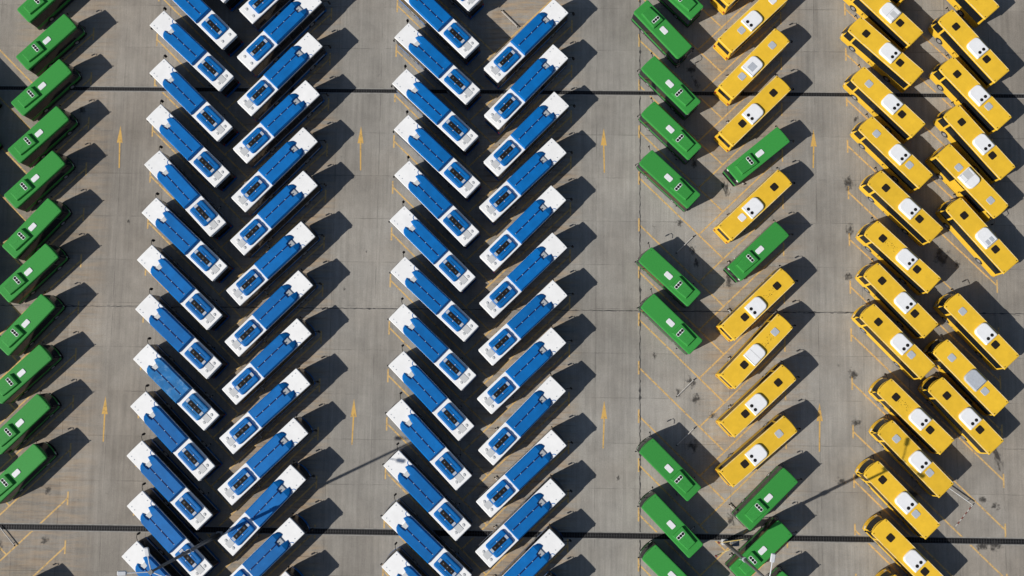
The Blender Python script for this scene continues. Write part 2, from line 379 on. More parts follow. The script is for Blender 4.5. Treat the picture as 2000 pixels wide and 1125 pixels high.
def yellow_bus(var):
    hf, ac_, hr = var[0], var[1], var[2]
    HM = {'b': MT['dark'], 'g': MT['grey'], 'w': MT['hatchw']}
    t = empty('yellow_bus'); LV = [(.30, 1.21, 5.18, -5.02), (.85, 1.25, 5.25, -5.06), (1.3, 1.25, 5.25, -5.05), (2.7, 1.13, 5.05, -4.98), (2.9, 1.10, 4.98, -4.95)]
    W = (3.0, -2.55)
    shell('body', LV, [MT['yellow'], MT['black']], t, .30, .22, W, .56, lambda z: 0)
    bm = nb(); P = rrect(-5.01, 5.01, -1.22, 1.22, .13, 4, bowf=.12, nf=8, rr=.08)
    prism(bm, None, 0, 0, levels=[(2.9, shrink(P, .10)), (2.95, P), (3.0, shrink(P, .015)), (3.05, shrink(P, .09))])
    for x, y in ((4.7, 1.0), (4.7, -1.0), (-4.75, .98), (-4.75, -.98)): cyl(bm, x, y, .05, 3.04, 3.10, 1, 8)
    if 'n' in var:
        rnd = random.Random(len(var) + ord(hf)); 
        for c_ in range(4):
            for k in range(6):
                th = rnd.uniform(0, 6.28); x = 2.40 - c_ * .42 + .15 * math.cos(th); y = .30 * math.sin(th) - .05; a = rnd.uniform(.012, .035); b_ = rnd.uniform(.015, .045)
                box(bm, x - a, x + a, y - b_, y + b_, 3.049, 3.054 + rnd.random() * .002, 1)
    # sun-bleached rails along both roof edges
    roof = finish('roof', bm, [MT['yellow'], MT['dark']], t)
    for s in (-1, 1):
        bm = nb(); box(bm, -4.8, 4.7, s * 1.165 - .028, s * 1.165 + .028, 3.02, 3.056); finish('roof_rail', bm, MT['bleach'], roof)
    end_panel('windscreen', LV, .30, 1.35, 2.82, 1.02, True, MT['glass'], t)
    end_panel('front_bumper', LV, .30, .32, .75, 1.17, True, MT['yellow'], t, .07, 1)
    end_panel('rear_window', LV, 0, 1.75, 2.6, .92, False, MT['glass'], t, nz=1, ny=1)
    end_panel('rear_bumper', LV, 0, .32, .7, 1.15, False, MT['yellow'], t, .08, 1, 1)
    for s in (-1, 1):
        end_panel('tail_light', LV, 0, .8, 1.15, .12, False, MT['redlens'], t, .03, 1, 1, yc=1.05 * s)
        end_panel('headlight', LV, .30, .8, 1.05, .17, True, MT['lens'], t, .02, 1, 2, yc=.92 * s)
        for a, b in ((3.80, 4.85), (1.95, 3.55), (.25, 1.95), (-1.45, .25), (-3.15, -1.45), (-4.75, -3.15)):
            if s < 0 and a in (3.80, -1.45): side_panel('door', LV, a + .05, b - .05, .38, 2.72, s, MT['glass'], t)
            else: side_panel('window', LV, a, b, 1.5, 2.72, s, MT['glass'], t)
        for x in W: wheel(x, s, .48, 1.23, t)
    X = lambda f_: 5.01 - 10.02 * f_
    rplate('roof_hatch', X(.195), 0, .82, .82, 3.045, 3.10, HM[hf], t, .16)
    rplate('roof_hatch', X(.722), -.03, .82, .82, 3.045, 3.10, HM[hr], t, .16)
    if hf == 'g' or hr == 'g': pass
    x0, x1 = X(.652), X(.436)
    bm = nb(); P = rrect(x0, x1, -.98, .82, .42, 6, rr=.08, bowf=.10, nf=6)
    prism(bm, None, 0, 0, levels=[(3.04, P), (3.24, P), (3.32, shrink(P, .05)), (3.35, shrink(P, .13))])
    ac = finish('air_conditioner', bm, MT['grey' if ac_ == 'a' else 'acw'], t)
    if ac_ == 'f':
        for y in (-.42, .18):
            bm = nb(); cyl(bm, X(.608), y, .20, 3.345, 3.365, n=18); cyl(bm, X(.608), y, .07, 3.363, 3.372, 1, 10); finish('fan', bm, [MT['black'], MT['dark']], ac)
    if ac_ == 's': rplate('lid', X(.565), -.12, .95, .85, 3.345, 3.37, MT['grey'], ac, .05)
    if ac_ == 'h': rplate('lid', X(.60), -.08, .85, .70, 3.345, 3.37, MT['lgrey'], ac, .04)
    if ac_ == 'q': rplate('lid', X(.60), .02, .95, .95, 3.345, 3.37, MT['lgrey'], ac, .05)
    if ac_ == '2':
        for y in (-.40, .20): rplate('lid', X(.60), y, .60, .46, 3.345, 3.37, MT['grey'], ac, .02)
    if ac_ in 'phq' :
        bm = nb(); box(bm, X(.548), X(.546), -.9, .74, 3.345, 3.358); finish('seam', bm, MT['steel'], ac)
    mirror([(4.95, -1.0, 2.5), (5.35, -1.15, 2.5), (5.45, -1.3, 2.4), (5.45, -1.34, 2.2)], (5.45, -1.34, 2.25), t, (.13, .2, .36))
    mirror([(4.95, 1.0, 2.7), (5.2, 1.2, 2.7), (5.2, 1.35, 2.4)], (5.2, 1.38, 2.45), t, (.13, .18, .34))
    return t

# row, kind, x, y, heading, variant
BUSES=[
(-1,'g',-67.99,33.23,135.5,''), (-1,'g',-67.54,28.08,135.5,''), (-1,'g',-67.79,22.4,135.5,''), (-1,'g',-67.67,16.72,135.5,''),
(-1,'g',-67.5,11.34,135.5,''), (-1,'g',-67.6,5.45,135.5,''), (-1,'g',-67.45,0.29,135.5,''), (-1,'g',-67.37,-5.43,135.5,''),
(-1,'g',-67.03,-11.5,135.5,''), (0,'g',-59.13,44.4,45.0,''), (0,'g',-58.86,38.42,43.9,''), (0,'g',-59.11,32.77,44.2,''),
(0,'g',-59.14,26.96,43.9,''), (0,'g',-59.27,21.47,44.6,''), (0,'g',-59.24,15.57,48.2,''), (0,'g',-59.41,10.21,44.8,''),
(0,'g',-59.34,4.07,48.4,''), (0,'g',-59.51,-1.74,43.5,''), (0,'g',-59.34,-7.55,45.0,''), (0,'g',-59.41,-13.34,45.0,''),
(0,'g',-60.3,-29.28,45.0,''), (1,'b',-40.79,48.42,136.2,'n'), (1,'b',-40.7,42.62,136.2,'n'), (1,'b',-40.99,37.38,137.5,''),
(1,'b',-40.8,31.32,136.0,''), (1,'b',-40.91,25.73,136.4,''), (1,'b',-40.99,19.94,134.1,''), (1,'b',-40.81,14.43,137.5,''),
(1,'b',-41.13,8.72,136.7,''), (1,'b',-41.0,2.95,137.6,''), (1,'b',-41.0,-2.97,136.9,'f'), (1,'b',-41.15,-8.64,135.0,''),
(1,'b',-41.25,-14.27,135.8,''), (1,'b',-40.96,-20.04,135.3,''), (1,'b',-41.23,-25.68,136.2,''), (1,'b',-41.2,-31.91,136.2,''),
(2,'b',-30.32,45.92,45.2,'n'), (2,'b',-30.39,40.1,46.2,'n'), (2,'b',-30.14,34.59,46.3,''),
(2,'b',-30.35,28.74,45.0,''), (2,'b',-30.36,22.92,46.0,''), (2,'b',-30.24,17.7,45.1,''), (2,'b',-30.39,11.67,44.0,''),
(2,'b',-30.4,5.77,45.3,''), (2,'b',-30.44,0.14,44.5,''), (2,'b',-30.44,-5.62,43.3,''), (2,'b',-30.45,-11.39,44.3,''),
(2,'b',-30.36,-16.93,47.2,''), (2,'b',-30.43,-22.82,45.2,''), (2,'b',-30.71,-28.87,45.2,''), (3,'b',-11.05,47.59,136.0,''),
(3,'b',-11.39,41.76,136.0,''), (3,'b',-11.26,36.02,137.0,''), (3,'b',-11.38,30.35,137.2,''), (3,'b',-11.04,24.71,137.0,''),
(3,'b',-10.96,19.04,135.1,''), (3,'b',-11.36,13.64,135.7,''), (3,'b',-10.99,7.7,137.5,''), (3,'b',-11.12,2.09,136.6,''),
(3,'b',-11.14,-3.57,134.5,''), (3,'b',-11.28,-9.17,133.9,''), (3,'b',-11.35,-14.96,135.5,''), (3,'b',-11.3,-20.67,137.5,''),
(3,'b',-11.24,-26.32,136.0,''), (4,'b',-0.6,38.93,46.1,''), (4,'b',-0.52,33.26,47.0,''), (4,'b',-0.43,27.52,45.9,''),
(4,'b',-0.78,21.96,44.5,''), (4,'b',-0.7,16.19,45.7,''), (4,'b',-0.59,10.61,44.7,''), (4,'b',-0.56,5.05,43.9,''),
(4,'b',-0.64,-0.52,44.4,''), (4,'b',-0.52,-6.26,46.3,''), (4,'b',-0.53,-12.3,44.0,''), (4,'b',-0.55,-17.89,44.4,''),
(4,'b',-0.54,-23.6,45.2,''), (4,'b',-0.5,-28.86,45.2,''), (5,'g',17.08,45.27,136.0,''), (5,'g',15.77,40.47,-47.1,'r'),
(5,'g',16.71,33.65,134.8,''), (5,'g',16.76,28.13,135.9,''), (5,'g',16.56,22.27,137.1,''), (5,'g',16.53,10.66,137.5,''),
(5,'g',16.75,5.13,136.3,''), (5,'g',16.55,-11.64,135.2,''), (5,'g',16.78,-17.97,134.2,''), (5,'g',16.91,-23.64,136.0,''),
(5,'g',16.66,-29.5,136.0,''), (6,'y',26.39,47.71,44.3,'bfb'), (6,'y',26.72,41.97,44.3,'wfg'), (6,'y',26.68,36.36,46.3,'gsg'),
(6,'y',26.7,30.59,45.1,'bfb'), (6,'g',27.05,25.31,39.7,''), (6,'y',26.61,19.3,43.7,'bfw'), (6,'g',26.93,13.8,43.9,''),
(6,'y',26.81,7.59,44.1,'bfbn'), (6,'y',26.62,2.12,46.7,'gpbn'), (6,'y',26.78,-3.6,43.3,'bfb'), (6,'y',26.73,-9.37,41.1,'gfb'),
(6,'g',27.63,-14.78,45.3,''), (6,'g',26.89,-20.68,44.0,''), (6,'g',27.29,-26.35,44.3,''), (7,'y',41.79,48.64,135.2,'bfb'),
(7,'y',42.4,42.97,135.2,'bhb'), (7,'y',42.22,38.02,137.6,'bfb'), (7,'y',42.35,31.81,135.6,'gfb'), (7,'y',43.1,25.75,134.9,'gfg'),
(7,'y',44.08,19.3,135.9,'bfb'), (7,'y',43.62,13.34,136.8,'bfbn'), (7,'y',43.31,8.25,133.9,'bfb'), (7,'y',42.79,3.46,134.3,'bfg'),
(7,'y',44.67,-5.14,135.4,'bfbn'), (7,'y',44.55,-9.94,133.9,'gfg'), (7,'y',42.87,-14.6,134.1,'bfg'), (7,'y',43.67,-21.04,135.2,'bfb'),
(7,'y',44.59,-27.23,135.2,'bfb'), (8,'y',51.64,46.42,132.5,'bfb'), (8,'y',52.63,38.71,131.0,'bfb'), (8,'y',52.64,32.95,132.3,'bfg'),
(8,'y',52.94,27.09,130.7,'bfb'), (8,'y',51.97,22.33,-47.7,'gqg'), (8,'y',52.92,15.95,131.1,'b2b'), (8,'y',52.49,4.78,133.3,'gfb'),
(8,'y',51.11,-0.59,133.6,'gag'), (8,'y',50.4,-4.97,133.3,'bfb')]

# ------------------------------------------------------------------ ground
def ground_material():
    m = bpy.data.materials.new('concrete_yard'); m.use_nodes = True
    nt = m.node_tree; N = nt.nodes; L = nt.links; b = N['Principled BSDF']; b.inputs['Roughness'].default_value = .88
    b.inputs['Specular IOR Level'].default_value = .25
    tc = N.new('ShaderNodeTexCoord'); sep = N.new('ShaderNodeSeparateXYZ'); L.new(tc.outputs['Object'], sep.inputs[0])
    def math_(op, a, b_=None, c=None):
        n = N.new('ShaderNodeMath'); n.operation = op
        for i, v in enumerate((a, b_, c)):
            if v is None: continue
            if isinstance(v, (int, float)): n.inputs[i].default_value = v
            else: L.new(v, n.inputs[i])
        return n.outputs[0]
    def noise(scale, sx=1, sy=1, detail=5, rough=.6, rotz=0, off=0):
        mp = N.new('ShaderNodeMapping'); mp.inputs['Scale'].default_value = (sx, sy, 1); mp.inputs['Rotation'].default_value = (0, 0, rotz)
        mp.inputs['Location'].default_value = (off, off * 1.7, 0)
        L.new(tc.outputs['Object'], mp.inputs[0]); n = N.new('ShaderNodeTexNoise'); n.inputs['Scale'].default_value = scale
        n.inputs['Detail'].default_value = detail; n.inputs['Roughness'].default_value = rough; L.new(mp.outputs[0], n.inputs['Vector'])
        return n.outputs[0]
    def rng(v, a, b_, c, d, clamp=True):
        n = N.new('ShaderNodeMapRange'); n.clamp = clamp
        for i, q in enumerate((a, b_, c, d)): n.inputs[i + 1].default_value = q
        L.new(v, n.inputs[0]); return n.outputs[0]
    x, y = sep.outputs[0], sep.outputs[1]
    u = math_('DIVIDE', math_('SUBTRACT', x, 13.45), 5.32); v = math_('DIVIDE', math_('SUBTRACT', y, 7.0), 5.32)
    # per-slab tone
    cx = math_('FLOOR', u); cy = math_('FLOOR', v); cmb = N.new('ShaderNodeCombineXYZ'); L.new(cx, cmb.inputs[0]); L.new(cy, cmb.inputs[1])
    wn_ = N.new('ShaderNodeTexWhiteNoise'); wn_.noise_dimensions = '2D'; L.new(cmb.outputs[0], wn_.inputs['Vector'])
    k = rng(wn_.outputs[0], 0, 1, .93, 1.05)
    k = math_('MULTIPLY', k, rng(noise(.045, detail=3), .32, .68, .82, 1.17))
    k = math_('MULTIPLY', k, rng(noise(.28, detail=9, rough=.74, off=3),   .3, .7, .82, 1.16))
    k = math_('MULTIPLY', k, rng(noise(1.0, 2.4, .10, detail=5, rough=.65), .3, .7, .84, 1.13))      # broom / tyre streaks along the lanes
    k = math_('MULTIPLY', k, rng(noise(9, 1, 1, detail=6, rough=.85, off=9), .3, .7, .72, 1.27))       # grain
    # joints
    def joint(w):
        fr = math_('SUBTRACT', math_('FRACT', math_('ADD', w, .5)), .5); return math_('ABSOLUTE', fr)
    wob = rng(noise(1.3, detail=4, off=5), 0, 1, -.012, .012, False)
    jx = joint(math_('ADD', u, wob)); jy = joint(math_('ADD', v, wob))
    fade = rng(noise(.25, detail=4, off=13), .44, .62, .12, 1)
    jm = math_('MULTIPLY', rng(math_('MINIMUM', jx, jy), .005, .012, .36, 0), fade)
    k = math_('MULTIPLY', k, math_('SUBTRACT', 1, jm))
    # stains
    st = rng(noise(.55, detail=8, rough=.75, off=31), .64, .74, 0, .55)
    st2 = rng(noise(1.9, detail=6, rough=.8, off=51), .68, .76, 0, .5)
    k = math_('MULTIPLY', k, math_('SUBTRACT', 1, math_('MAXIMUM', st, st2)))
    # tyre-polished darker lanes between the rows
    k = math_('MULTIPLY', k, rng(math_('ABSOLUTE', math_('SUBTRACT', x, 21.5)), 5, 10, 1.09, 1))
    lanes = None
    for c, w in ((-50.6, 3.2), (-20.7, 3.0), (9.2, 3.0), (34.8, 2.8)):
        q = rng(math_('ABSOLUTE', math_('SUBTRACT', x, c)), w * .4, w * 1.5, .07, 0); lanes = q if lanes is None else math_('MAXIMUM', lanes, q)
    k = math_('MULTIPLY', k, math_('SUBTRACT', 1, lanes))
    base = N.new('ShaderNodeVectorMath'); base.operation = 'SCALE'; base.inputs[0].default_value = (.302, .287, .258); L.new(k, base.inputs['Scale'])
    # brown soil drift between the parked rows, drawn out along the bays
    soil = rng(noise(1.0, .2, 1.5, detail=8, rough=.72, rotz=R(-45), off=7), .42, .60, 0, .85)
    mud = rng(noise(1.3, .16, 1.9, detail=8, rough=.72, rotz=R(-45), off=17), .50, .66, 0, .7)
    band = None
    for c, s_ in ((-30.2, 1), (-0.4, 1), (26.8, .55), (-58, .5)):
        q = rng(math_('ABSOLUTE', math_('SUBTRACT', x, c)), 4, 7, s_, 0); band = q if band is None else math_('MAXIMUM', band, q)
    mx = N.new('ShaderNodeMix'); mx.data_type = 'RGBA'; L.new(math_('MULTIPLY', soil, band), mx.inputs[0])
    edge = math_('ADD', rng(math_('ABSOLUTE', math_('SUBTRACT', x, 8)), 22, 55, 0, .75), rng(noise(.07, detail=5, off=77), .45, .65, 0, .5))
    mx0 = N.new('ShaderNodeMix'); mx0.data_type = 'RGBA'; L.new(math_('MINIMUM', edge, 1), mx0.inputs[0]); L.new(base.outputs[0], mx0.inputs[6])
    wb = N.new('ShaderNodeVectorMath'); wb.operation = 'SCALE'; wb.inputs[0].default_value = (.264, .238, .203); L.new(k, wb.inputs['Scale']); L.new(wb.outputs[0], mx0.inputs[7])
    L.new(mx0.outputs[2], mx.inputs[6])
    mx.inputs[7].default_value = (.40, .29, .18, 1)
    mx2 = N.new('ShaderNodeMix'); mx2.data_type = 'RGBA'; L.new(math_('MULTIPLY', mud, band), mx2.inputs[0]); L.new(mx.outputs[2], mx2.inputs[6])
    mx2.inputs[7].default_value = (.13, .085, .055, 1); L.new(mx2.outputs[2], b.inputs['Base Color'])
    bp = N.new('ShaderNodeBump'); bp.inputs['Strength'].default_value = .25; bp.inputs['Distance'].default_value = .02
    L.new(noise(14, detail=4), bp.inputs['Height']); L.new(bp.outputs[0], b.inputs['Normal'])
    return m
bm = nb(); S = 420
vs = [bm.verts.new(p) for p in ((-S, -S, 0), (S, -S, 0), (S, S, 0), (-S, S, 0))]; bm.faces.new(vs)
struct(finish('ground', bm, ground_material()))

def worn_paint(name, col, lo, hi, amax=1.0):
    m = bpy.data.materials.new(name); m.use_nodes = True; nt = m.node_tree; N = nt.nodes; L = nt.links; b = N['Principled BSDF']
    b.inputs['Base Color'].default_value = (*col, 1); b.inputs['Roughness'].default_value = .8
    tc = N.new('ShaderNodeTexCoord'); n = N.new('ShaderNodeTexNoise'); n.inputs['Scale'].default_value = 2.2; n.inputs['Detail'].default_value = 9
    n.inputs['Roughness'].default_value = .75; L.new(tc.outputs['Object'], n.inputs['Vector'])
    r = N.new('ShaderNodeMapRange'); r.inputs[1].default_value = lo; r.inputs[2].default_value = hi; r.inputs[4].default_value = amax
    L.new(n.outputs[0], r.inputs[0]); L.new(r.outputs[0], b.inputs['Alpha'])
    return m
PAINT = worn_paint('worn_yellow_paint', (.66, .43, .16), .32, .50, .9)
def ribbon(bm, a, b, w, z=.004, ext=0):
    a = Vector((*a, z)); b = Vector((*b, z)); d = (b - a).normalized(); n = Vector((-d.y, d.x, 0)) * w / 2
    bm.faces.new([bm.verts.new(p) for p in (a - n, b - n, b + n, a + n)])
def isect(p, d, q, e):
    den = d[0] * e[1] - d[1] * e[0]; t = ((q[0] - p[0]) * e[1] - (q[1] - p[1]) * e[0]) / den
    return (p[0] + d[0] * t, p[1] + d[1] * t)
DN = (1, -.965); UPd = (-1, -.97); LW = .18
def herring(xl, yl, xr, yr, pitch, k0, k1, pairs):
    bm = nb()
    for k in range(k0, k1):
        a = (xl, yl - pitch * k); b = (xr, yr - pitch * k)
        P = isect(a, DN, b, UPd); a2 = (xl, a[1] - pitch); Q = isect(a2, DN, b, UPd)
        ribbon(bm, a, P, LW); ribbon(bm, b, Q, LW, .0045)
        if xl > -60: ribbon(bm, (a[0], a[1] + .75), (a[0], a[1] - .85), LW, .005)
        ribbon(bm, (b[0], b[1] + .75), (b[0], b[1] - .85), LW, .005)
    o = finish('bay_markings', bm, PAINT); struct(o); return o
herring(-46.6, 39.9, -24.9, 37.6, 5.74, -1, 15, 0)
herring(-16.7, 44.45, 5.0, 42.0, 5.72, -1, 16, 0)
herring(13.3, 46.0, 30.7, 43.2, 5.745, -1, 16, 0)
herring(-72.1, 44.0, -54.6, 40.6, 5.70, 0, 15, 0)
bm = nb()
for k in range(-1, 16):
    a = (38.6, 44.4 - 5.73 * k); b = (56.05, a[1] - 16.9)
    ribbon(bm, a, b, LW)
    for p in (a, b): ribbon(bm, (p[0], p[1] + .75), (p[0], p[1] - .85), LW, .005)
struct(finish('bay_markings', bm, PAINT))
ARR = worn_paint('worn_arrow_paint', (.64, .39, .10), .31, .47, .92)
for (tx, ty), (bx, by) in (((-50.6, 28.9), (-50.5, 23.6)), ((-50.7, -4.3), (-50.7, -9.7)), ((-20.8, 29.1), (-20.7, 23.6)), ((-20.7, -4.2), (-20.8, -9.6)),
                           ((9.0, 29.1), (9.1, 23.6)), ((9.2, -4.0), (9.1, -9.6)), ((34.5, 29.2), (34.4, 24.4)), ((34.7, -3.9), (34.6, -9.6))):
    bm = nb(); z = .0042
    P = [(tx, ty), (tx - .37, ty - 2.15), (tx - .09, ty - 2.1), (bx - .075, by), (bx + .075, by), (tx + .09, ty - 2.1), (tx + .37, ty - 2.15)]
    v = [bm.verts.new((x, y, z)) for x, y in P]; bm.faces.new((v[0], v[1], v[2], v[5], v[6])); bm.faces.new((v[2], v[3], v[4], v[5]))
    struct(finish('lane_arrow', bm, ARR))

# cracked joints: ragged dark ribbons
def ragged(name, a, b, w, step, amp, seed, m, z=.006, gap=0.0):
    rnd = random.Random(seed); bm = nb(); a = Vector((*a, z)); b = Vector((*b, z)); L_ = (b - a).length; n = int(L_ / step); d = (b - a) / n
    nn = Vector((-d.y, d.x, 0)).normalized(); prev = None
    for i in range(n + 1):
        c = a + d * i + nn * rnd.uniform(-amp, amp) * .5; hw = w * rnd.uniform(.25, .8) * (2.2 if rnd.random() < .05 else 1)
        cur = (bm.verts.new(c - nn * hw), bm.verts.new(c + nn * hw))
        if prev and rnd.random() > gap: bm.faces.new((prev[0], cur[0], cur[1], prev[1]))
        prev = cur
    return struct(finish(name, bm, m))
ragged('ground_crack', (13.38, 55), (13.52, -40), .10, .28, .09, 3, MT['oil'])
ragged('ground_crack', (-90, 6.35), (85, 7.1), .07, .3, .08, 4, MT['oil'])
ragged('ground_crack', (-90, 6.6), (85, 6.85), .035, .4, .06, 5, MT['oil'], .0055, .45)
# oil and dirt stains: soft ragged patches
def stain_material():
    m = bpy.data.materials.new('oil_film'); m.use_nodes = True; nt = m.node_tree; N = nt.nodes; L = nt.links; b = N['Principled BSDF']
    b.inputs['Base Color'].default_value = (.035, .032, .030, 1); b.inputs['Roughness'].default_value = .75
    tc = N.new('ShaderNodeTexCoord'); oi = N.new('ShaderNodeObjectInfo')
    ln = N.new('ShaderNodeVectorMath'); ln.operation = 'LENGTH'; L.new(tc.outputs['Object'], ln.inputs[0])
    n = N.new('ShaderNodeTexNoise'); n.noise_dimensions = '4D'; n.inputs['Scale'].default_value = 2.1; n.inputs['Detail'].default_value = 8; n.inputs['Roughness'].default_value = .66
    w = N.new('ShaderNodeMath'); w.operation = 'MULTIPLY'; w.inputs[1].default_value = 50; L.new(oi.outputs['Random'], w.inputs[0]); L.new(w.outputs[0], n.inputs['W'])
    L.new(tc.outputs['Object'], n.inputs['Vector'])
    a = N.new('ShaderNodeMath'); a.operation = 'MULTIPLY_ADD'; a.inputs[1].default_value = -.30; L.new(ln.outputs['Value'], a.inputs[0]); L.new(n.outputs[0], a.inputs[2])
    r = N.new('ShaderNodeMapRange'); r.inputs[1].default_value = .30; r.inputs[2].default_value = .47; r.inputs[4].default_value = .66
    L.new(a.outputs[0], r.inputs[0]); L.new(r.outputs[0], b.inputs['Alpha']); return m
OILM = stain_material(); NST = [0]
def stain(cx, cy, r, n, ratio=1.0, ang=90):
    NST[0] += 1; bm = nb()
    bm.faces.new([bm.verts.new((1.25 * math.cos(2 * math.pi * i / 20), 1.25 * math.sin(2 * math.pi * i / 20), 0)) for i in range(20)])
    o = struct(finish('oil_stain', bm, OILM)); o.location = (cx, cy, .007 + NST[0] * .0003); o.scale = (r * max(ratio, .45) * 1.15, r * 1.15, 1); o.rotation_euler = (0, 0, R(NST[0] * 37 % 50 - 25))
for x, y, r, n, rt in ((19.8, 14.2, .9, 16, .5), (20.2, 12.6, .9, 9, .35), (24.0, 10.4, 1.1, 18, .8), (19.5, -1.7, 1.0, 14, .6), (20.1, -3.6, .8, 14, 1), (18.0, -2.8, .7, 10, .5),
                       (19.8, -9.1, 1.0, 14, .8), (24.1, -17.7, 1.0, 15, .6), (23.8, 21.9, 1.2, 14, .4), (20.0, 24.9, .9, 12, .6), (19.8, 36.6, 1.0, 12, .8),
                       (20.3, 34.9, .9, 10, .4), (38.6, 22.7, 1.1, 16, .8), (38.7, 16.9, 1.1, 14, .5), (38.4, 11.2, .8, 9, .7), (38.7, -.4, .9, 12, .9), (38.9, -6.1, .9, 12, .8),
                       (49.5, 13.6, 1.3, 16, 1), (51.4, 12.9, .6, 7, 1), (55.4, -9.9, 1.6, 15, .35), (53.6, -14.9, .7, 11, 1), (55.0, -15.6, .6, 9, 1), (18.2, 17.5, .5, 5, 1), (22.0, -5.5, .6, 5, 1), (15.2, 1.4, .5, 5, .6), (39.6, 30.5, .6, 5, .6), (38.9, -12.4, .5, 5, .7), (-49.0, 17.0, .4, 5, .6), (-22.3, 9.0, .35, 5, .6), (10.9, -13.0, .4, 5, .7), (53.3, -20.2, .8, 5, 1),
                       (54.8, -20.1, .9, 6, 1.3), (37.1, -13.0, .5, 7, 1.6), (-57.1, -15.6, .6, 6, 1), (-57.1, -21.4, .6, 7, 1), (-62.6, -22.3, 1.1, 10, .6), (-19.7, 13.6, .25, 3, .5),
                       (-62.0, 31.8, .6, 6, 1), (-55.5, 30.8, .7, 8, 1), (45.6, -14.3, .9, 8, 1)):
    stain(x, y, r, n, rt)

# drains: sunk channels under steel grates
def drain(y0, y1, w, lab):
    t = empty('drain_channel', (0, (y0 + y1) / 2, 0), math.atan2(y1 - y0, 180)); bm = nb()
    box(bm, -95, 95, -w / 2, w / 2, .002, .006); finish('channel', bm, MT['black'], t)
    bm = nb(); x = -95
    while x < 95:
        box(bm, x, x + .07, -w / 2 + .03, w / 2 - .03, .006, .03); x += .31
    for s in (-1, 0, 1): box(bm, -95, 95, s * (w / 2 - .06) - .02, s * (w / 2 - .06) + .02, .031, .036)
    finish('grate', bm, DRM, t)
    for s in (-1, 1):
        bm = nb(); a, b = sorted((s * w / 2, s * (w / 2 + .12))); box(bm, -95, 95, a, b, .001, .008); finish('kerb_edge', bm, MT['kerb'], t)
    tag(t, lab, 'drain')
MT['kerb'] = mat('kerb_concrete', (.27, .26, .24), .9, var=.3, scale=2)
DRM = mat('grate_iron', (.035, .035, .036), .7, var=.4, scale=3)
drain(33.55, 33.55, .46, 'narrow dark grated drain crossing the whole yard near the top')
drain(-19.95, -19.55, .66, 'wide dark grated drain crossing the whole yard near the bottom')

# ------------------------------------------------------------------ buses
BUILD = {'b': blue_bus, 'g': green_bus, 'y': yellow_bus}; PROTO = {}
def copy_tree(o, parent=None):
    c = o.copy(); COL.objects.link(c); c.parent = parent
    for ch in o.children: copy_tree(ch, c)
    return c
ORD = ['topmost'] + [w + ' from top' for w in 'second third fourth fifth sixth seventh eighth ninth tenth eleventh twelfth thirteenth fourteenth fifteenth sixteenth'.split()]
ROW = {-1: 'hidden row beyond the left edge', 0: 'green row at far left', 1: 'first blue row', 2: 'second blue row', 3: 'third blue row', 4: 'fourth blue row',
       5: 'right-hand green row', 6: 'mixed row', 7: 'inner yellow row', 8: 'rightmost row'}
HN = {'b': 'black', 'g': 'grey', 'w': 'white'}
ACN = {'f': 'two-fan white', 's': 'grey-lidded white', 'p': 'plain white', 'h': 'half-lidded white', 'q': 'square-lidded white', '2': 'double grey-lidded', 'a': 'grey-topped'}
cnt = {}; WHERE = []
def place_bus(c, t, x, y, a, v):
    key = (t, v); i = cnt.get(c, 0); cnt[c] = i + 1
    if key not in PROTO: PROTO[key] = BUILD[t](v); o = PROTO[key]
    else: o = copy_tree(PROTO[key])
    o.location = (x, y, 0); o.rotation_euler = (0, 0, R(a)); WHERE.append((c, x, y, i))
    if t == 'b':
        ex = 'faded blue-and-white' if v == 'f' else ('blue-and-white' if v != 'n' else 'blue-and-white')
        tail = ' without tail hatch' if v == 'n' else ''
        lab = '%s bus%s, %s in the %s' % (ex, tail, ORD[i], ROW[c]); cat = 'bus'; grp = 'blue and white buses parked in herringbone rows'
    elif t == 'g':
        ex = 'green minibus' if v != 'r' else 'reversed green minibus with pink side strip'
        lab = '%s, %s in the %s' % (ex, ORD[i], ROW[c]); cat = 'minibus'; grp = 'green minibuses parked in diagonal bays'
    else:
        lab = 'yellow bus, %s and %s hatches, %s cooler, %s in %s' % (HN[v[0]], HN[v[2]], ACN[v[1]], ORD[i], {6: 'mixed row', 7: 'inner yellow row', 8: 'rightmost row'}[c])
        cat = 'bus'; grp = 'yellow buses parked in diagonal bays'
    if c == -1: lab = 'green minibus parked just beyond the left edge, %s of its row' % ORD[i]
    tag(o, lab, cat, grp); return o
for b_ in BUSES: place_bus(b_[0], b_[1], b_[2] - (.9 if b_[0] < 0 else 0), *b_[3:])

# ------------------------------------------------------------------ wheel stops
def wheel_stop(mats):
    t = empty('wheel_stop'); bm = nb()
    tube(bm, [(-1.5, 0, .22), (1.5, 0, .22)], .055, 10)
    finish('rail', bm, mats, t)
    for s in (-1, 1):
        bm = nb(); tube(bm, [(s * 1.1, 0, 0), (s * 1.1, 0, .22)], .045, 8); finish('leg', bm, MT['steel'], t)
        bm = nb(); tube(bm, [(s * 1.38, 0, .22), (s * 1.51, 0, .22)], .075, 10); finish('end_cap', bm, MT['black'], t)
    return t
WS = wheel_stop(MT['railw']); used = [False]; wcnt = {}
def place_stop(x, y, a, row, lab=None):
    if not used[0]: o = WS; used[0] = True
    else: o = copy_tree(WS)
    o.location = (x, y, 0); o.rotation_euler = (0, 0, R(a))
    if not lab:
        s = 1 if row in (1, 3, 5) else -1; c, bx, by, i = min((w for w in WHERE if w[0] == row), key=lambda w: abs(w[1] + s * 2.12 - x) + abs(w[2] - 2.12 - y))
        lab = 'wheel stop under tail of bus %s in %s' % (ORD[i], ROW[row])
    tag(o, lab, 'wheel stop', 'tubular wheel stops at the bay heads')
for k in range(0, 13): place_stop(-2.68, 37.3 - 5.72 * k, -45, 4)
place_stop(-2.72, 42.75, -45, 4, 'lone white steel wheel stop in the empty bay between blue buses near the top')
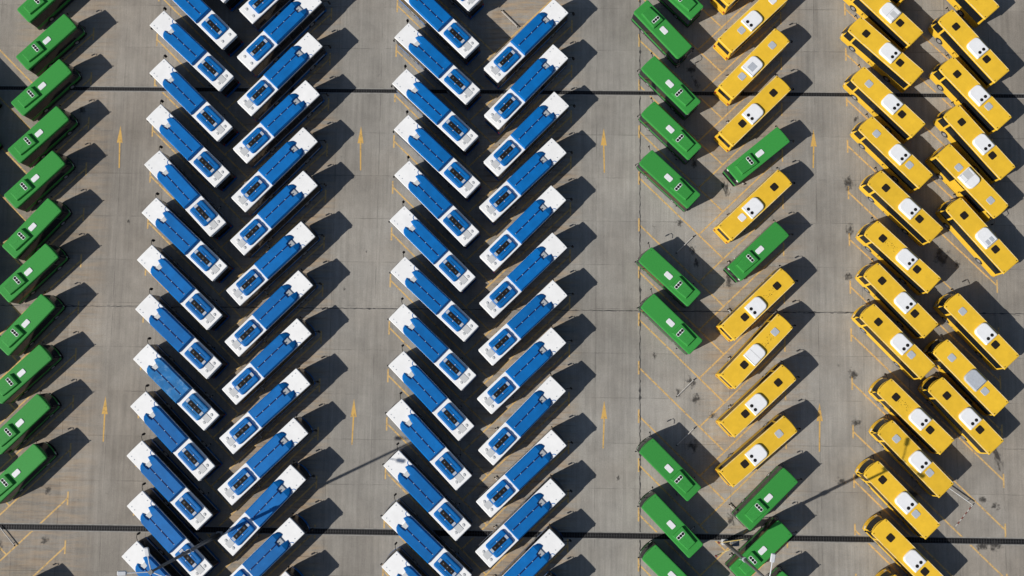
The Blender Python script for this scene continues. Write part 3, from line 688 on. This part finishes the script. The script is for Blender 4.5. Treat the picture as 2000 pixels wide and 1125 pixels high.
for k in range(0, 14): place_stop(-32.5, 43.6 - 5.73 * k, -45, 2)
for k in range(0, 14): place_stop(-38.7, 46.5 - 5.73 * k, 45, 1)
for k in range(0, 14): place_stop(-8.85, 45.6 - 5.72 * k, 45, 3)
for k in range(0, 13): place_stop(24.95, 40.5 - 5.74 * k, -45, 6)
for k, lab in ((0, None), (1, None), (2, None), (3, None), (4, 'grey wheel stop bar half in shadow in the upper empty green bay'), (5, None), (6, None),
               (7, 'pale wheel stop bar in the empty bay among oil spots'), (8, 'wheel stop bar in the lower empty green bay, half shaded'), (9, None), (10, None), (11, None)):
    place_stop(18.8, 37.75 - 5.73 * k, 45, 5, lab)
place_stop(-61.5, -20.95, -48, 0, 'long wheel stop bar crossing the lower drain at the far left edge')
# red and white stop plus fallen pole at the right
def banded(name, lab, a, b, z, r, n, mats, cat, legs=True):
    t = empty(name, (*a, 0)); d = Vector((b[0] - a[0], b[1] - a[1], 0)); bm = nb()
    for k in range(n):
        p = d * (k / n); q = d * ((k + 1) / n); tube(bm, [p + Vector((0, 0, z)), q + Vector((0, 0, z))], r, 10, k % 2)
    finish('rail', bm, mats, t)
    if legs:
        for f_ in (.12, .88):
            bm = nb(); p = d * f_; tube(bm, [p, p + Vector((0, 0, z))], r * .8, 8); finish('leg', bm, MT['steel'], t)
    tag(t, lab, cat)
banded('wheel_stop', 'red and white banded wheel stop beside the bottom of the rightmost row', (52.25, -15.45), (50.2, -17.95), .24, .055, 9, [MT['railw'], MT['red']], 'wheel stop')
banded('barrier_pole', 'worn white pole poking out from under a yellow bus tail', (49.0, -13.2), (52.05, -15.35), .45, .06, 7, [MT['railw'], MT['lgrey']], 'pole')

# ------------------------------------------------------------------ lamp posts
def lamp_post(x, y, lab, H_, arms, extras):
    t = empty('lamp_post', (x, y, 0)); bm = nb()
    P = rrect(-.35, .35, -.35, .35, .1, 3); prism(bm, P, 0, .3, inset=.05, drop=.05); finish('base', bm, MT['lgrey'], t)
    bm = nb(); tube(bm, [(0, 0, .3), (0, 0, H_ * .35), (0, 0, H_ * .7), (0, 0, H_)], .24, 14, r1=.12); finish('pole', bm, MT['steel'], t, True)
    bm = nb(); tube(bm, [(0, 0, H_ * .5), (0, 0, H_ * .5 + .3)], .27, 12); tube(bm, [(-.6, .0, H_ * .5 + .15), (.6, 0, H_ * .5 + .15)], .035, 8); finish('collar', bm, MT['grey'], t)
    bm = nb(); cyl(bm, 0, 0, .22, H_ - .1, H_ + .25, n=12); finish('hub', bm, MT['steel'], t)
    for a, L_ in arms:
        c, s = math.cos(R(a)), math.sin(R(a)); bm = nb()
        tube(bm, [(0, 0, H_), (c * L_ * .5, s * L_ * .5, H_ + .25), (c * L_, s * L_, H_ + .35)], .055, 8); ar = finish('arm', bm, MT['lamp'], t)
        bm = nb(); P = rrect(-.15, .75, -.24, .24, .14, 4); prism(bm, None, 0, 0, levels=[(-.04, shrink(P, .05)), (.05, P), (.16, shrink(P, .08))])
        h = finish('lamp_head', bm, MT['lamp'], ar); h.location = (c * L_, s * L_, H_ + .32); h.rotation_euler = (0, R(-6), R(a))
    for fn in extras: fn(t)
    tag(t, lab, 'lamp post', 'tall yard lamp posts'); return t
lamp_post(-36.2, -20.35, 'tall lamp post rising between the two left blue rows near the bottom', 19.4, ((100, 1.7), (-15, 1.7), (182, 2.4)), ())
def gear(t):
    bm = nb(); tube(bm, [(-1.3, .5, 3.4), (1.9, 1.0, 3.4)], .05, 6); tube(bm, [(-1.6, -1.0, 3.0), (0, -.3, 3.0)], .05, 6); finish('bracket', bm, MT['bleach'], t)
    bm = nb(); P = rrect(.15, 1.0, .1, .75, .08, 3); prism(bm, P, 2.9, 3.3, inset=.05, drop=.05); finish('camera_box', bm, MT['steel'], t)
    for p in ((-1.35, .5), (-1.65, -1.0)):
        bm = nb(); cyl(bm, *p, .12, 3.1, 3.5, n=8); finish('camera', bm, MT['red'], t)
lamp_post(23.35, -20.2, 'lamp post with camera brackets beside the lower green minibuses', 19.4, ((82, 2.0), (200, 2.0), (320, 2.0)), (gear,))
